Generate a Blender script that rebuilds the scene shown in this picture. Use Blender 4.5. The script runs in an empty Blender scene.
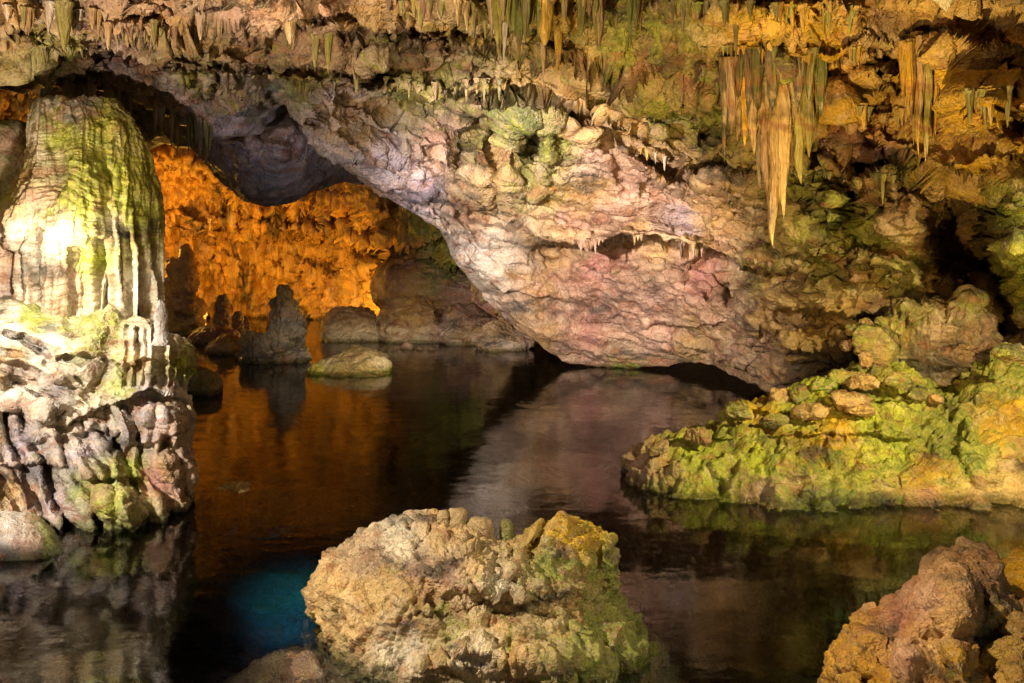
import bpy, math, random
import numpy as np
from mathutils import Vector
from mathutils.bvhtree import BVHTree

F, HY, CX, H = 887.0, 250.0, 512.0, 2.6      # focal length (px), horizon row, centre column, eye height (m)
scene = bpy.context.scene
COL = scene.collection
rng = np.random.RandomState(7)

# ------------------------------------------------------------------ helpers
def W(px, py, Y):
    px = np.asarray(px, float); py = np.asarray(py, float); Y = np.asarray(Y, float)
    return np.stack([(px-CX)/F*Y, Y+0*px, H-(py-HY)/F*Y], -1)

_p = np.random.RandomState(3).permutation(256).astype(np.int32)
_p = np.concatenate([_p, _p, _p])
_g = np.random.RandomState(5).normal(size=(256, 3)).astype(np.float32)
_g /= np.linalg.norm(_g, axis=1)[:, None]

def perlin(P):
    P = P.astype(np.float32)
    i = np.floor(P).astype(np.int32); f = P-i; i &= 255
    u = f*f*f*(f*(f*6-15)+10)
    def g(dx, dy, dz):
        h = _p[_p[_p[i[..., 0]+dx]+i[..., 1]+dy]+i[..., 2]+dz]
        G = _g[h & 255]
        return G[..., 0]*(f[..., 0]-dx)+G[..., 1]*(f[..., 1]-dy)+G[..., 2]*(f[..., 2]-dz)
    L = lambda a, b, t: a+(b-a)*t
    x0 = L(L(g(0,0,0), g(1,0,0), u[..., 0]), L(g(0,1,0), g(1,1,0), u[..., 0]), u[..., 1])
    x1 = L(L(g(0,0,1), g(1,0,1), u[..., 0]), L(g(0,1,1), g(1,1,1), u[..., 0]), u[..., 1])
    return L(x0, x1, u[..., 2])*1.6

def fbm(P, o=4, gain=.5, ridged=False, lac=2.03):
    s = 0; a = 1; t = 0; Q = P.copy()
    for k in range(o):
        n = perlin(Q)
        if ridged: n = 1-2*np.abs(n)
        s = s+a*n; t += a; a *= gain; Q = Q*lac+17.3
    return s/t

_w = np.random.RandomState(11).rand(256, 3).astype(np.float32)
def worley(P):
    """distance to the nearest feature point and the gap to the second one"""
    i = np.floor(P).astype(np.int32); f = (P-i).astype(np.float32)
    d1 = np.full(P.shape[:-1], 9., np.float32); d2 = d1.copy()
    for a in (-1, 0, 1):
        for b in (-1, 0, 1):
            for c in (-1, 0, 1):
                h = _p[_p[_p[(i[..., 0]+a) & 255]+((i[..., 1]+b) & 255)]+((i[..., 2]+c) & 255)] & 255
                d = np.sqrt(((np.array([a, b, c], np.float32)+_w[h]-f)**2).sum(-1))
                m = d < d1
                d2 = np.where(m, d1, np.minimum(d2, d)); d1 = np.where(m, d, d1)
    return d1, d2-d1

def sm(x, a, b):
    t = np.clip((x-a)/(b-a), 0, 1); return t*t*(3-2*t)

def polydist(X, Y, pts):
    """distance to an open polyline, signed (+ on its right-hand / lower side when drawn left to right), and end fade"""
    best = np.full(X.shape, 1e9); sgn = np.ones(X.shape)
    for (ax, ay), (bx, by) in zip(pts[:-1], pts[1:]):
        dx, dy = bx-ax, by-ay; L2 = dx*dx+dy*dy+1e-9
        t = np.clip(((X-ax)*dx+(Y-ay)*dy)/L2, 0, 1)
        d = np.hypot(X-ax-t*dx, Y-ay-t*dy)
        s = np.sign(dx*(Y-ay)-dy*(X-ax)); m = d < best
        best = np.where(m, d, best); sgn = np.where(m, s, sgn)
    return best, sgn

def inpoly(X, Y, pts):
    ins = np.zeros(X.shape, bool); n = len(pts)
    for k in range(n):
        (ax, ay), (bx, by) = pts[k], pts[(k+1) % n]
        if ay == by: continue
        c = ((ay > Y) != (by > Y)) & (X < (bx-ax)*(Y-ay)/(by-ay)+ax)
        ins ^= c
    return ins

def features(X, Y, feats):
    """relief strokes in metres, + is towards the eye: r ridge, l lip (recess under a line), p pocket, b bump"""
    if not feats: return np.zeros(X.shape)
    if X.ndim == 2:
        full = np.zeros(X.size); xf, yf = X.ravel(), Y.ravel()
        for ft in feats:
            if ft[0] == 'b': x0, x1, y0, y1, m = ft[1]-ft[3], ft[1]+ft[3], ft[2]-ft[4], ft[2]+ft[4], 22
            else:
                x0, x1 = min(p[0] for p in ft[1]), max(p[0] for p in ft[1]); y0, y1 = min(p[1] for p in ft[1]), max(p[1] for p in ft[1])
                m = 22+{'r': 3*ft[2], 'l': 4.5*ft[3 if len(ft) > 3 else 2], 'd': 2*ft[2], 'p': 5}[ft[0]]
            k = np.flatnonzero((xf > x0-m) & (xf < x1+m) & (yf > y0-m) & (yf < y1+m))
            if len(k): full[k] += features(xf[k], yf[k], [ft])
        return full.reshape(X.shape)
    out = np.zeros(X.shape)
    P = np.stack([X*.02, Y*.02, 0*X], -1)
    wx = X+9*perlin(P*1.3)+4*perlin(P*4+3); wy = Y+9*perlin(P*1.3+9)+4*perlin(P*4+7)
    for ft in feats:
        k = ft[0]
        if k == 'r':
            k_ = .18 if ft[2] < 5 else (.5 if ft[2] < 9 else 1.)
            d, s = polydist(X+(wx-X)*k_, Y+(wy-Y)*k_, ft[1]); out += ft[3]*np.exp(-(d/ft[2])**2)*(1 if ft[2] > 8 else .55+.9*np.clip(.5+perlin(P*1.2+ft[1][0][0]), 0, 1))
        elif k == 'l':          # pts, recess metres, falloff px
            d, s = polydist(wx, wy, ft[1]); sd = d*s
            x0 = min(p[0] for p in ft[1]); x1 = max(p[0] for p in ft[1])
            e = sm(wx, x0-4, x0+26)*(1-sm(wx, x1-26, x1+4))
            out += e*(-ft[2]*sm(sd, -1, 4)*np.exp(-np.clip(sd, 0, 1e9)/ft[3])+.35*ft[2]*np.exp(-(np.minimum(sd-0, 0)/(.5*ft[3]))**2)*(sd < 0))
        elif k == 'p':
            d, s = polydist(wx, wy, ft[1]+[ft[1][0]]); i = inpoly(wx, wy, ft[1])
            out += -ft[2]*sm(np.where(i, d, -d), -2, ft[3])
        elif k == 'd':          # hanging drapery under a line: pts, length px, metres, columns per px
            d, s = polydist(X+1.5*perlin(P*6), wy, ft[1]); sd = d*s; fr = ft[4]
            q = X*fr+.25*perlin(P*3)
            n1 = perlin(np.stack([q, 0*X+ft[1][0][0]*.37, 0*X], -1)); n2 = perlin(np.stack([q*.31, 0*X+ft[1][0][1]*.7+9, 0*X], -1)); n3 = perlin(np.stack([q*2.1, 0*X+3, Y*.01], -1))
            ln = ft[2]*np.clip(.30+.75*n1+.55*n2+.25*n3, .02, 1.6)
            x0 = min(p[0] for p in ft[1]); x1 = max(p[0] for p in ft[1])
            e = sm(X, x0, x0+16)*(1-sm(X, x1-16, x1))
            v = np.clip(sd/ln, -1, 1.3)
            out += e*ft[3]*(sm(sd, -7, 2)*(1-sm(v, .80, 1.0)))*(.45+.55*np.sqrt(np.clip(1-v, 0, 1)))*(1+.35*n1+.2*n3)
        elif k == 'b':
            x, y, rx, ry, a = ft[1:]
            q = ((wx-x)/rx)**2+((wy-y)/ry)**2
            out += a*np.sqrt(np.clip(1-q, 0, 1))
    return out

def idw(X, Y, pts, power=2.6, eps=6.):
    """smooth blend of control values (px, py, *values)"""
    pts = np.array(pts, float); v = pts[:, 2:]
    num = np.zeros(X.shape+(v.shape[1],)); den = np.zeros(X.shape)
    for k in range(len(pts)):
        w = 1/(((X-pts[k, 0])**2+(Y-pts[k, 1])**2+eps**2)**(power/2))
        num += w[..., None]*v[k]; den += w
    return num/den[..., None]

def rbf(X, Y, pts, s=100.):
    """smooth surface through (px, py, value)"""
    p = np.array(pts, float)/[s, s, 1]
    d = np.hypot(p[:, None, 0]-p[None, :, 0], p[:, None, 1]-p[None, :, 1])
    n = len(p); A = np.zeros((n+3, n+3)); A[:n, :n] = d+np.eye(n)*.06*-1
    A[:n, n] = 1; A[:n, n+1:] = p[:, :2]; A[n, :n] = 1; A[n+1:, :n] = p[:, :2].T
    c = np.linalg.solve(A, np.concatenate([p[:, 2], [0, 0, 0]]))
    out = c[n]+c[n+1]*X/s+c[n+2]*Y/s
    for k in range(n): out = out+c[k]*np.hypot(X/s-p[k, 0], Y/s-p[k, 1])
    return out

def smooth_colours(X, Y, cps, warp=22):
    P = np.stack([X*.022, Y*.022, 0*X+5], -1)
    return idw(X+warp*fbm(P, 4), Y+warp*fbm(P+31, 4), cps)

def gnormals(P, wrap=False):
    if wrap:
        du = np.roll(P, -1, 1)-np.roll(P, 1, 1)
    else:
        du = np.gradient(P, axis=1)
    dv = np.gradient(P, axis=0)
    n = np.cross(du, dv); l = np.linalg.norm(n, axis=-1, keepdims=True)
    return n/np.maximum(l, 1e-9)

def blur(A, k=3, wrap=False):
    for _ in range(k):
        B = np.pad(A, ((1, 1), (0, 0), (0, 0)), mode='edge')
        A = (B[:-2]+2*A+B[2:])/4
        B = np.concatenate([A[:, -1:], A, A[:, :1]], 1) if wrap else np.pad(A, ((0, 0), (1, 1), (0, 0)), mode='edge')
        A = (B[:, :-2]+2*A+B[:, 2:])/4
    return A

def boxmean(A, a, b):
    for ax, w in ((0, max(a, 2)), (1, max(b, 2))):
        for _ in range(2):
            pad = [(0, 0), (0, 0)]; pad[ax] = (w+1, w)
            c = np.cumsum(np.pad(A, pad, mode='edge'), axis=ax)
            n = A.shape[ax]
            A = (np.take(c, np.arange(n)+2*w+1-0, axis=ax)-np.take(c, np.arange(n), axis=ax))/(2*w+1)
    return A

def displace(P, wrap, spec, outward, amp=None):
    """spec: list of (kind, amplitude m, frequency 1/m)"""
    n = blur(gnormals(P, wrap), 4, wrap)
    c = P.reshape(-1, 3).mean(0)
    if outward == 'eye':
        s = np.sign(((np.array([0, 0, H])-P)*n).sum(-1).mean())
    else:
        s = np.sign(((P-c)*n).sum(-1).mean())
    n = n*(s if s else 1)

    Q = P.copy(); d = 0
    Pw = P+.25*np.stack([perlin(P*1.1), perlin(P*1.1+50), perlin(P*1.1+90)], -1)
    for kind, a, fr in spec:
        if kind == 'fbm': d = d+a*fbm(Pw*fr+3, 5)
        elif kind == 'ridge': d = d+a*(fbm(Pw*fr+8, 5, .55, True)-.25)
        elif kind in ('bed', 'bedr'):       # undercut beds, sloping down to the right (bed) or up to the right (bedr)
            sl = .32 if kind == 'bed' else -.30
            hgt = (P[..., 2]+sl*np.clip(P[..., 0], -5, 4)+.10*P[..., 1])*fr+1.5*fbm(P*np.array([.5, .5, .9])*fr*.45+11, 4)
            fq = hgt-np.floor(hgt); m = np.clip(.5+1.5*fbm(P*fr*.6+33, 3), 0, 1.4)
            d = d+a*m*(fq**1.6*(1-sm(fq, .93, 1.))-.25)
        elif kind == 'along':               # long flow marks running with the beds
            K_ = np.stack([P[..., 0]*.95-P[..., 2]*.3, P[..., 1], P[..., 2]*.95+P[..., 0]*.3], -1)
            K_ = K_+.12*np.stack([perlin(P*2), perlin(P*2+50), perlin(P*2+90)], -1)
            d = d+a*fbm(K_*np.array([fr*.18, fr*.5, fr])+7, 4, .6)*1.6
        elif kind == 'flute':
            d = d+a*(1-2*np.abs(fbm((P+.06*(Pw-P))*np.array([fr, fr, fr*.09])+5, 3, .5))*1.6)
        elif kind == 'strata':
            z = Pw*np.array([fr*.14, fr*.14, fr])+1
            d = d+a*(fbm(z, 4, .55, True)-.2)
        elif kind == 'lump':
            w1, w2 = worley(Pw*fr); d = d+a*(.55-w1)
        elif kind == 'crack':
            w1, w2 = worley((P+.18*np.stack([fbm(P*1.5, 3), fbm(P*1.5+50, 3), fbm(P*1.5+90, 3)], -1))*fr); d = d-a*np.exp(-(w2/.07)**2)
    if outward == 'centre': d = d-np.mean(d)
    else: d = d-.85*boxmean(d, P.shape[0]//9, P.shape[1]//10)
    if amp is not None: d = d*amp
    Q += n*d[..., None]
    return Q

def patches(P, C, f):
    """crusts and stains of the stone itself: dark brown, rusty and pale patches, drawn out along the beds"""
    Q = P*(np.array([f, f, f*2.2]) if f > .4 else np.array([1.3, 1.3, .25])); Q = Q+.5*np.stack([perlin(Q*.8), perlin(Q*.8+40), perlin(Q*.8+80)], -1)
    a = fbm(Q, 5, .6); b = fbm(Q*1.9+21, 5, .62); c = fbm(P*f*.6+63, 4, .6)
    rgb = C[..., :3].copy(); k = lambda m: m[..., None]
    rgb = rgb*(1+k(.55*np.clip(a*2.2, -1, 1)))
    rgb = rgb+(np.array([.30, .13, .07])-rgb)*k(.65*sm(b, .08, .30))
    rgb = rgb+(np.array([.68, .50, .34])-rgb)*k(.45*sm(-b, .10, .32))
    rgb = rgb+(np.array([.50, .32, .10])-rgb)*k(.45*sm(c, .08, .28))
    rgb = rgb+(np.array([.05, .04, .03])-rgb)*k(.70*sm(-a, .20, .36))
    g_ = rgb.mean(-1, keepdims=True); rgb = g_+(rgb-g_)*1.14
    D = C.copy(); D[..., :3] = np.clip(rgb, .012, .85); return D

def mesh_from_grid(name, P, C, mat, wrap=False, caps=False):
    if P.shape[0]*P.shape[1] > 3500: C = patches(P, C, PATCH.get(mat.name, 1.))
    r, c = P.shape[:2]
    idx = np.arange(r*c).reshape(r, c)
    if wrap:
        a = idx[:-1]; b = np.roll(idx, -1, 1)[:-1]; d = idx[1:]; e = np.roll(idx, -1, 1)[1:]
    else:
        a = idx[:-1, :-1]; b = idx[:-1, 1:]; d = idx[1:, :-1]; e = idx[1:, 1:]
    Fq = np.stack([a, d, e, b], -1).reshape(-1, 4)
    me = bpy.data.meshes.new(name)
    V = P.reshape(-1, 3); Cc = C.reshape(-1, 4)
    tris = np.zeros((0, 3), int)
    if caps:
        V = np.concatenate([V, P[0].mean(0)[None], P[-1].mean(0)[None]])
        Cc = np.concatenate([Cc, C[0].mean(0)[None], C[-1].mean(0)[None]])
        t, bt = r*c, r*c+1
        i0 = idx[0]; i1 = np.roll(idx[0], -1); j0 = idx[-1]; j1 = np.roll(idx[-1], -1)
        tris = np.concatenate([np.stack([i0, i1, 0*i0+t], -1), np.stack([j1, j0, 0*j0+bt], -1)])
    nv, nq, nt = len(V), len(Fq), len(tris)
    me.vertices.add(nv); me.vertices.foreach_set('co', V.astype(np.float32).ravel())
    me.loops.add(nq*4+nt*3); me.loops.foreach_set('vertex_index', np.concatenate([Fq.ravel(), tris.ravel()]).astype(np.int32))
    me.polygons.add(nq+nt)
    me.polygons.foreach_set('loop_start', np.concatenate([np.arange(nq)*4, nq*4+np.arange(nt)*3]).astype(np.int32))
    me.update(calc_edges=True); me.validate()
    me.polygons.foreach_set('use_smooth', np.ones(len(me.polygons), bool))
    at = me.attributes.new('pig', 'FLOAT_COLOR', 'POINT')
    at.data.foreach_set('color', Cc.astype(np.float32).ravel())
    me.materials.append(mat)
    o = bpy.data.objects.new(name, me); COL.objects.link(o)
    return o

def tag(o, label=None, cat=None, group=None, kind=None):
    if label: o['label'] = label
    if cat: o['category'] = cat
    if group: o['group'] = group
    if kind: o['kind'] = kind
    return o

def at_origin(o, loc):
    """give the object its own base point"""
    loc = Vector(loc)
    co = np.zeros(len(o.data.vertices)*3, np.float32); o.data.vertices.foreach_get('co', co)
    co = co.reshape(-1, 3)-np.array(loc, np.float32)
    o.data.vertices.foreach_set('co', co.ravel()); o.location = loc; o.data.update()

def pig4(X, Y, cps):
    """cps: (px, py, colour name or rgb, growth 0..1)"""
    pts = [(a, b)+tuple(PAL[c] if isinstance(c, str) else c)+(m,) for a, b, c, m in cps]
    return smooth_colours(X, Y, pts)

PAL = dict(pink=(.52,.34,.26), rose=(.42,.21,.17), mauve=(.42,.35,.38), lilac=(.54,.47,.53), tan=(.50,.34,.16),
           pale=(.62,.54,.42), white=(.72,.66,.58), brown=(.24,.15,.09), dark=(.10,.085,.06), olive=(.26,.24,.07),
           green=(.22,.28,.05), lime=(.42,.46,.07), gold=(.60,.36,.05), orange=(.62,.36,.10), grey=(.30,.27,.26),
           slate=(.17,.16,.17), umber=(.20,.11,.07), dgreen=(.10,.13,.04))

PATCH = dict(wet_limestone_near=2.6, wet_limestone=1.5, flowstone=.8, limestone_far=.85, limestone_rear=.35, silty_lakebed=.8)
# ------------------------------------------------------------------ materials
def rock_mat(name, s=1., zs=1., growth=(.16,.185,.03), growth2=(.35,.33,.045), bump=1., rough=.62, spots=True):
    m = bpy.data.materials.new(name); m.use_nodes = True
    t = m.node_tree; N = t.nodes; L = t.links; N.clear()
    out = N.new('ShaderNodeOutputMaterial'); b = N.new('ShaderNodeBsdfPrincipled'); L.new(b.outputs[0], out.inputs[0])
    g0 = N.new('ShaderNodeNewGeometry'); geo = N.new('ShaderNodeVectorMath'); geo.operation = 'MULTIPLY'; geo.inputs[1].default_value = (1, 1, zs)
    L.new(g0.outputs['Position'], geo.inputs[0]); at = N.new('ShaderNodeAttribute'); at.attribute_name = 'pig'
    def noise(sc, det=6, ro=.6, dist=0., src=None):
        n = N.new('ShaderNodeTexNoise'); n.inputs['Scale'].default_value = sc; n.inputs['Detail'].default_value = det
        n.inputs['Roughness'].default_value = ro; n.inputs['Distortion'].default_value = dist
        L.new(src or geo.outputs[0], n.inputs['Vector']); return n.outputs['Fac']
    def mr(v, a, bb, c, d, smooth=True):
        n = N.new('ShaderNodeMapRange'); n.inputs[1].default_value = a; n.inputs[2].default_value = bb
        n.inputs[3].default_value = c; n.inputs[4].default_value = d
        if smooth: n.interpolation_type = 'SMOOTHSTEP'
        L.new(v, n.inputs[0]); return n.outputs[0]
    def math_(op, a, c):
        n = N.new('ShaderNodeMath'); n.operation = op
        for k, v in ((0, a), (1, c)):
            if hasattr(v, 'links'): L.new(v, n.inputs[k])
            else: n.inputs[k].default_value = v
        return n.outputs[0]
    def mix(fac, a, c, mode='MIX'):
        n = N.new('ShaderNodeMix'); n.data_type = 'RGBA'; n.blend_type = mode
        for k, v in ((0, fac), (6, a), (7, c)):
            if hasattr(v, 'links'): L.new(v, n.inputs[k])
            else: n.inputs[k].default_value = v if k == 0 else tuple(v)+(1,)
        return n.outputs[2]
    a1 = noise(.9*s, 4, .62, .6); a2 = noise(4.5*s, 4, .68, .8); a3 = noise(22*s, 3, .72); a4 = noise(1.9*s, 5, .62, 1.2)
    col = at.outputs['Color']
    # mineral blotches: browner, paler, and dark manganese stains
    col = mix(mr(a4, .50, .66, 0, .55), col, (.62,.42,.26), 'MULTIPLY')
    col = mix(mr(a2, .54, .70, 0, .40), col, (.66,.54,.38))
    col = mix(mr(a1, .56, .68, 0, .45), col, (.36,.20,.13))
    col = mix(mr(noise(7*s, 5, .72, 1.5), .57, .70, 0, .75), col, (.07,.055,.04))
    # algae
    gm = math_('ADD', math_('MULTIPLY', at.outputs['Alpha'], 1.0), math_('MULTIPLY', math_('SUBTRACT', noise(2.6*s, 5, .7, .7), .5), 2.6))
    gc = mix(mr(a2, .38, .62, 0, 1), growth, growth2)
    col = mix(mr(gm, .42, .80, 0, .88), col, gc)
    # fine value grain
    g = N.new('ShaderNodeMix'); g.data_type = 'RGBA'; g.blend_type = 'MULTIPLY'; g.inputs[0].default_value = 1
    gr = mr(a3, .3, .72, .68, 1.24, False)
    cb = N.new('ShaderNodeCombineColor')
    for k in range(3): L.new(gr, cb.inputs[k])
    L.new(col, g.inputs[6]); L.new(cb.outputs[0], g.inputs[7])
    # damp, darker margin just above the lake
    sx = N.new('ShaderNodeSeparateXYZ'); L.new(g0.outputs['Position'], sx.inputs[0])
    wet = mr(math_('ADD', sx.outputs[2], math_('MULTIPLY', math_('SUBTRACT', a2, .5), -.16)), .02, .13, 1, 0)
    L.new(mix(wet, g.outputs[2], mix(1., g.outputs[2], (.34,.36,.26), 'MULTIPLY')), b.inputs['Base Color'])
    L.new(math_('SUBTRACT', mr(a4, .35, .65, rough-.25, rough+.12), math_('MULTIPLY', wet, .25)), b.inputs['Roughness'])
    b.inputs['Specular IOR Level'].default_value = .5
    # relief
    vo = N.new('ShaderNodeTexVoronoi'); vo.inputs['Scale'].default_value = 16*s; vo.feature = 'F1'
    wp = N.new('ShaderNodeVectorMath'); wp.operation = 'ADD'
    nn = N.new('ShaderNodeTexNoise'); nn.inputs['Scale'].default_value = 9*s; nn.inputs['Detail'].default_value = 3
    sc_ = N.new('ShaderNodeVectorMath'); sc_.operation = 'SCALE'; sc_.inputs['Scale'].default_value = .12/s
    L.new(geo.outputs[0], nn.inputs['Vector']); L.new(nn.outputs['Color'], sc_.inputs[0])
    L.new(geo.outputs[0], wp.inputs[0]); L.new(sc_.outputs[0], wp.inputs[1]); L.new(wp.outputs[0], vo.inputs['Vector'])
    h = math_('ADD', math_('MULTIPLY', a2, 1.1), math_('MULTIPLY', a3, .55))
    h = math_('ADD', h, math_('MULTIPLY', vo.outputs['Distance'], -.35))
    bp = N.new('ShaderNodeBump'); bp.inputs['Strength'].default_value = .9; bp.inputs['Distance'].default_value = .07*bump/s
    L.new(h, bp.inputs['Height']); L.new(bp.outputs[0], b.inputs['Normal'])
    return m

M_near = rock_mat('wet_limestone_near', 3.2, bump=1.7)
M_mid = rock_mat('wet_limestone', 1.9)
M_smooth = rock_mat('flowstone', 1.9, bump=.5, rough=.5, growth=(.20,.22,.03), growth2=(.46,.42,.06))
M_far = rock_mat('limestone_far', 1.15)
M_far2 = rock_mat('limestone_rear', .8, zs=.22)
M_drip = rock_mat('dripstone', 1.5, zs=.16, rough=.5)
M_vault = rock_mat('vault_rock', .5)
M_bed = rock_mat('silty_lakebed', 1.2, growth=(.09,.10,.03), growth2=(.12,.11,.04))

def water_mat():
    m = bpy.data.materials.new('lake_water'); m.use_nodes = True
    t = m.node_tree; N = t.nodes; L = t.links; N.clear()
    out = N.new('ShaderNodeOutputMaterial'); mx = N.new('ShaderNodeMixShader')
    tr = N.new('ShaderNodeBsdfTransparent'); tr.inputs[0].default_value = (.80,.86,.88,1)
    gl = N.new('ShaderNodeBsdfGlossy'); gl.inputs['Roughness'].default_value = .07
    fr = N.new('ShaderNodeFresnel'); fr.inputs['IOR'].default_value = 1.5
    geo = N.new('ShaderNodeNewGeometry')
    def nz(sx, sy, det, stn, dist):
        mp = N.new('ShaderNodeMapping'); mp.inputs['Scale'].default_value = (sx, sy, 1)
        n = N.new('ShaderNodeTexNoise'); n.inputs['Scale'].default_value = 1; n.inputs['Detail'].default_value = det
        L.new(geo.outputs['Position'], mp.inputs[0]); L.new(mp.outputs[0], n.inputs['Vector'])
        b = N.new('ShaderNodeBump'); b.inputs['Strength'].default_value = stn; b.inputs['Distance'].default_value = dist
        L.new(n.outputs['Fac'], b.inputs['Height']); return b
    b1 = nz(1.1, 1.6, 2, .5, .02); b2 = nz(7, 11, 3, .35, .004)
    L.new(b1.outputs[0], b2.inputs['Normal'])
    L.new(b2.outputs[0], gl.inputs['Normal'])
    L.new(fr.outputs[0], mx.inputs[0]); L.new(tr.outputs[0], mx.inputs[1]); L.new(gl.outputs[0], mx.inputs[2])
    L.new(mx.outputs[0], out.inputs['Surface'])
    va = N.new('ShaderNodeVolumeAbsorption'); va.inputs['Color'].default_value = (.42,.60,.70,1); va.inputs['Density'].default_value = .95
    L.new(va.outputs[0], out.inputs['Volume'])
    return m

# ------------------------------------------------------------------ builders
def sheet(name, xs, ytop, edge, depth_pts, feats, cps, mat, spec, rows, curl=3., top_rows=None, s=100., rough=None):
    """rock face between a top row and a lower edge (a function of the column), its edge rolling away behind"""
    xs = np.asarray(xs, float); e = np.interp(xs, [p[0] for p in edge], [p[1] for p in edge])
    e = e+3.5*fbm(np.stack([xs*.05, 0*xs, 0*xs], -1), 4)
    v = np.linspace(0, 1, rows)[:, None]
    PY = ytop+(e[None]-ytop)*v; PX = np.repeat(xs[None], rows, 0)
    D = rbf(PX, PY, depth_pts, s)-features(PX, PY, feats)
    C = pig4(PX, PY, cps)
    A = idw(PX, PY, rough)[..., 0] if rough else np.ones(PX.shape)
    P = W(PX, PY, D)
    k = 26; t = np.linspace(0, 1, k+1)[1:, None, None]           # roll-over of the lower edge
    last = P[-1][None]
    A[-14:] *= np.linspace(1, .4, 14)[:, None]
    R = last+np.concatenate([0*t, curl*t**1.3, .9*np.sin(t*math.pi*.5)*t*curl*.35-.10*np.sin(t*math.pi)*0], -1)
    P = np.concatenate([P, R]); C = np.concatenate([C, np.repeat(C[-1][None], k, 0)]); A = np.concatenate([A, np.repeat(A[-1][None], k, 0)])
    if top_rows:                                                 # roof running back over the viewer
        k = 40; t = np.linspace(1, 0, k+1)[:-1, None, None]
        f0 = P[0][None]
        R = np.concatenate([f0[..., :1]*(1+0*t), f0[..., 1:2]+(top_rows-f0[..., 1:2])*t, f0[..., 2:]+.5*t+0*f0[..., :1]], -1)
        P = np.concatenate([R, P]); C = np.concatenate([np.repeat(C[0][None], k, 0), C]); A = np.concatenate([np.repeat(A[0][None], k, 0), A])
    P = displace(P, False, spec, 'eye', A)
    return mesh_from_grid(name, P, C, mat)

def star_rock(name, outline, centre, Yfn, Tf, Tb, cps, mat, spec, feats=(), nu=360, nv=220, flat=.8, seed=0, cuts=0, cutd=(.5, .85)):
    """closed boulder whose outline is a traced loop; Yfn gives the depth of its middle plane"""
    cx, cy = centre
    pts = np.array(outline, float); ang = np.arctan2(pts[:, 1]-cy, pts[:, 0]-cx); r = np.hypot(pts[:, 0]-cx, pts[:, 1]-cy)
    o = np.argsort(ang); ang = ang[o]; r = r[o]
    th = np.linspace(-math.pi, math.pi, nu, endpoint=False)
    rr = np.interp(th, np.concatenate([ang-2*math.pi, ang, ang+2*math.pi]), np.tile(r, 3))
    rr = (np.roll(rr, 1)+2*rr+np.roll(rr, -1))/4
    ph = np.linspace(.02, math.pi-.02, nv)[:, None]
    q = np.sin(ph)**flat
    PX = cx+np.cos(th)[None]*rr[None]*q; PY = cy+np.sin(th)[None]*rr[None]*q
    cs = np.cos(ph); T = np.where(cs > 0, Tf, Tb)
    D = Yfn(PX, PY)-T*np.sign(cs)*np.abs(cs)**.85
    w = np.clip(cs*3, 0, 1)
    D = D-features(PX, PY, feats)*w
    D = np.maximum(D, .8)
    P = W(PX, PY, D); C = pig4(PX, PY, cps)
    if cuts:
        r_ = np.random.RandomState(int(cx*7+cy*3) % 9973); c0 = P.reshape(-1, 3).mean(0); ext = np.abs(P-c0).reshape(-1, 3).max(0)
        for _ in range(cuts):
            nn = r_.normal(size=3); nn[1] -= .5*abs(nn[1]); nn /= np.linalg.norm(nn)
            q = (((P-c0)/ext)*nn).sum(-1); d_ = r_.uniform(*cutd)
            P = P-(np.maximum(q-d_, 0)[..., None]*nn*.92)*ext
    P = displace(P+seed*0, True, spec, 'centre')
    return mesh_from_grid(name, P, C, mat, True, True)

def body(name, rows, Y, dr, cps, mat, spec, feats=(), nu=240, nv=200, flute=None, top_round=.0):
    """upright or hanging body: (py, left px, right px) stations, elliptical section; dr depth/width ratio"""
    ys = np.array([r_[0] for r_ in rows], float); xl = np.array([r_[1] for r_ in rows], float); xr = np.array([r_[2] for r_ in rows], float)
    v = np.linspace(ys[0], ys[-1], nv); l = np.interp(v, ys, xl); r = np.interp(v, ys, xr)
    k = max(3, nv//40)
    for _ in range(k):
        l[1:-1] = (l[:-2]+2*l[1:-1]+l[2:])/4; r[1:-1] = (r[:-2]+2*r[1:-1]+r[2:])/4
    th = np.linspace(0, 2*math.pi, nu, endpoint=False)[None]
    c = ((l+r)/2)[:, None]; w = ((r-l)/2)[:, None]
    Yv = (Y(v) if callable(Y) else Y+0*v)[:, None]
    rad = w/F*Yv
    if flute:
        a, n, y0, y1 = flute
        X3 = np.stack([np.cos(th)*n+0*v[:, None], np.sin(th)*n+0*v[:, None], (v*.006)[:, None]+0*th], -1)
        amp = a*sm(v, y0, y1)[:, None]
        f = 1-2.4*np.abs(fbm(X3+40, 2, .35)); rad = rad*(1+amp*(f-.55))
        w = rad*F/Yv
    PX = c+w*np.cos(th); PYg = v[:, None]+0*th
    D = Yv-rad*np.sin(th)*dr
    D = D-features(PX, PYg, feats)*np.clip(np.sin(th)*3, 0, 1)
    X = (c-CX)/F*Yv+rad*np.cos(th); Z = H-(PYg-HY)/F*Yv
    P = np.stack([X, D, Z], -1); C = pig4(PX, PYg, cps)
    P = displace(P, True, spec, 'centre')
    return mesh_from_grid(name, P, C, mat, True, True)

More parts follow.
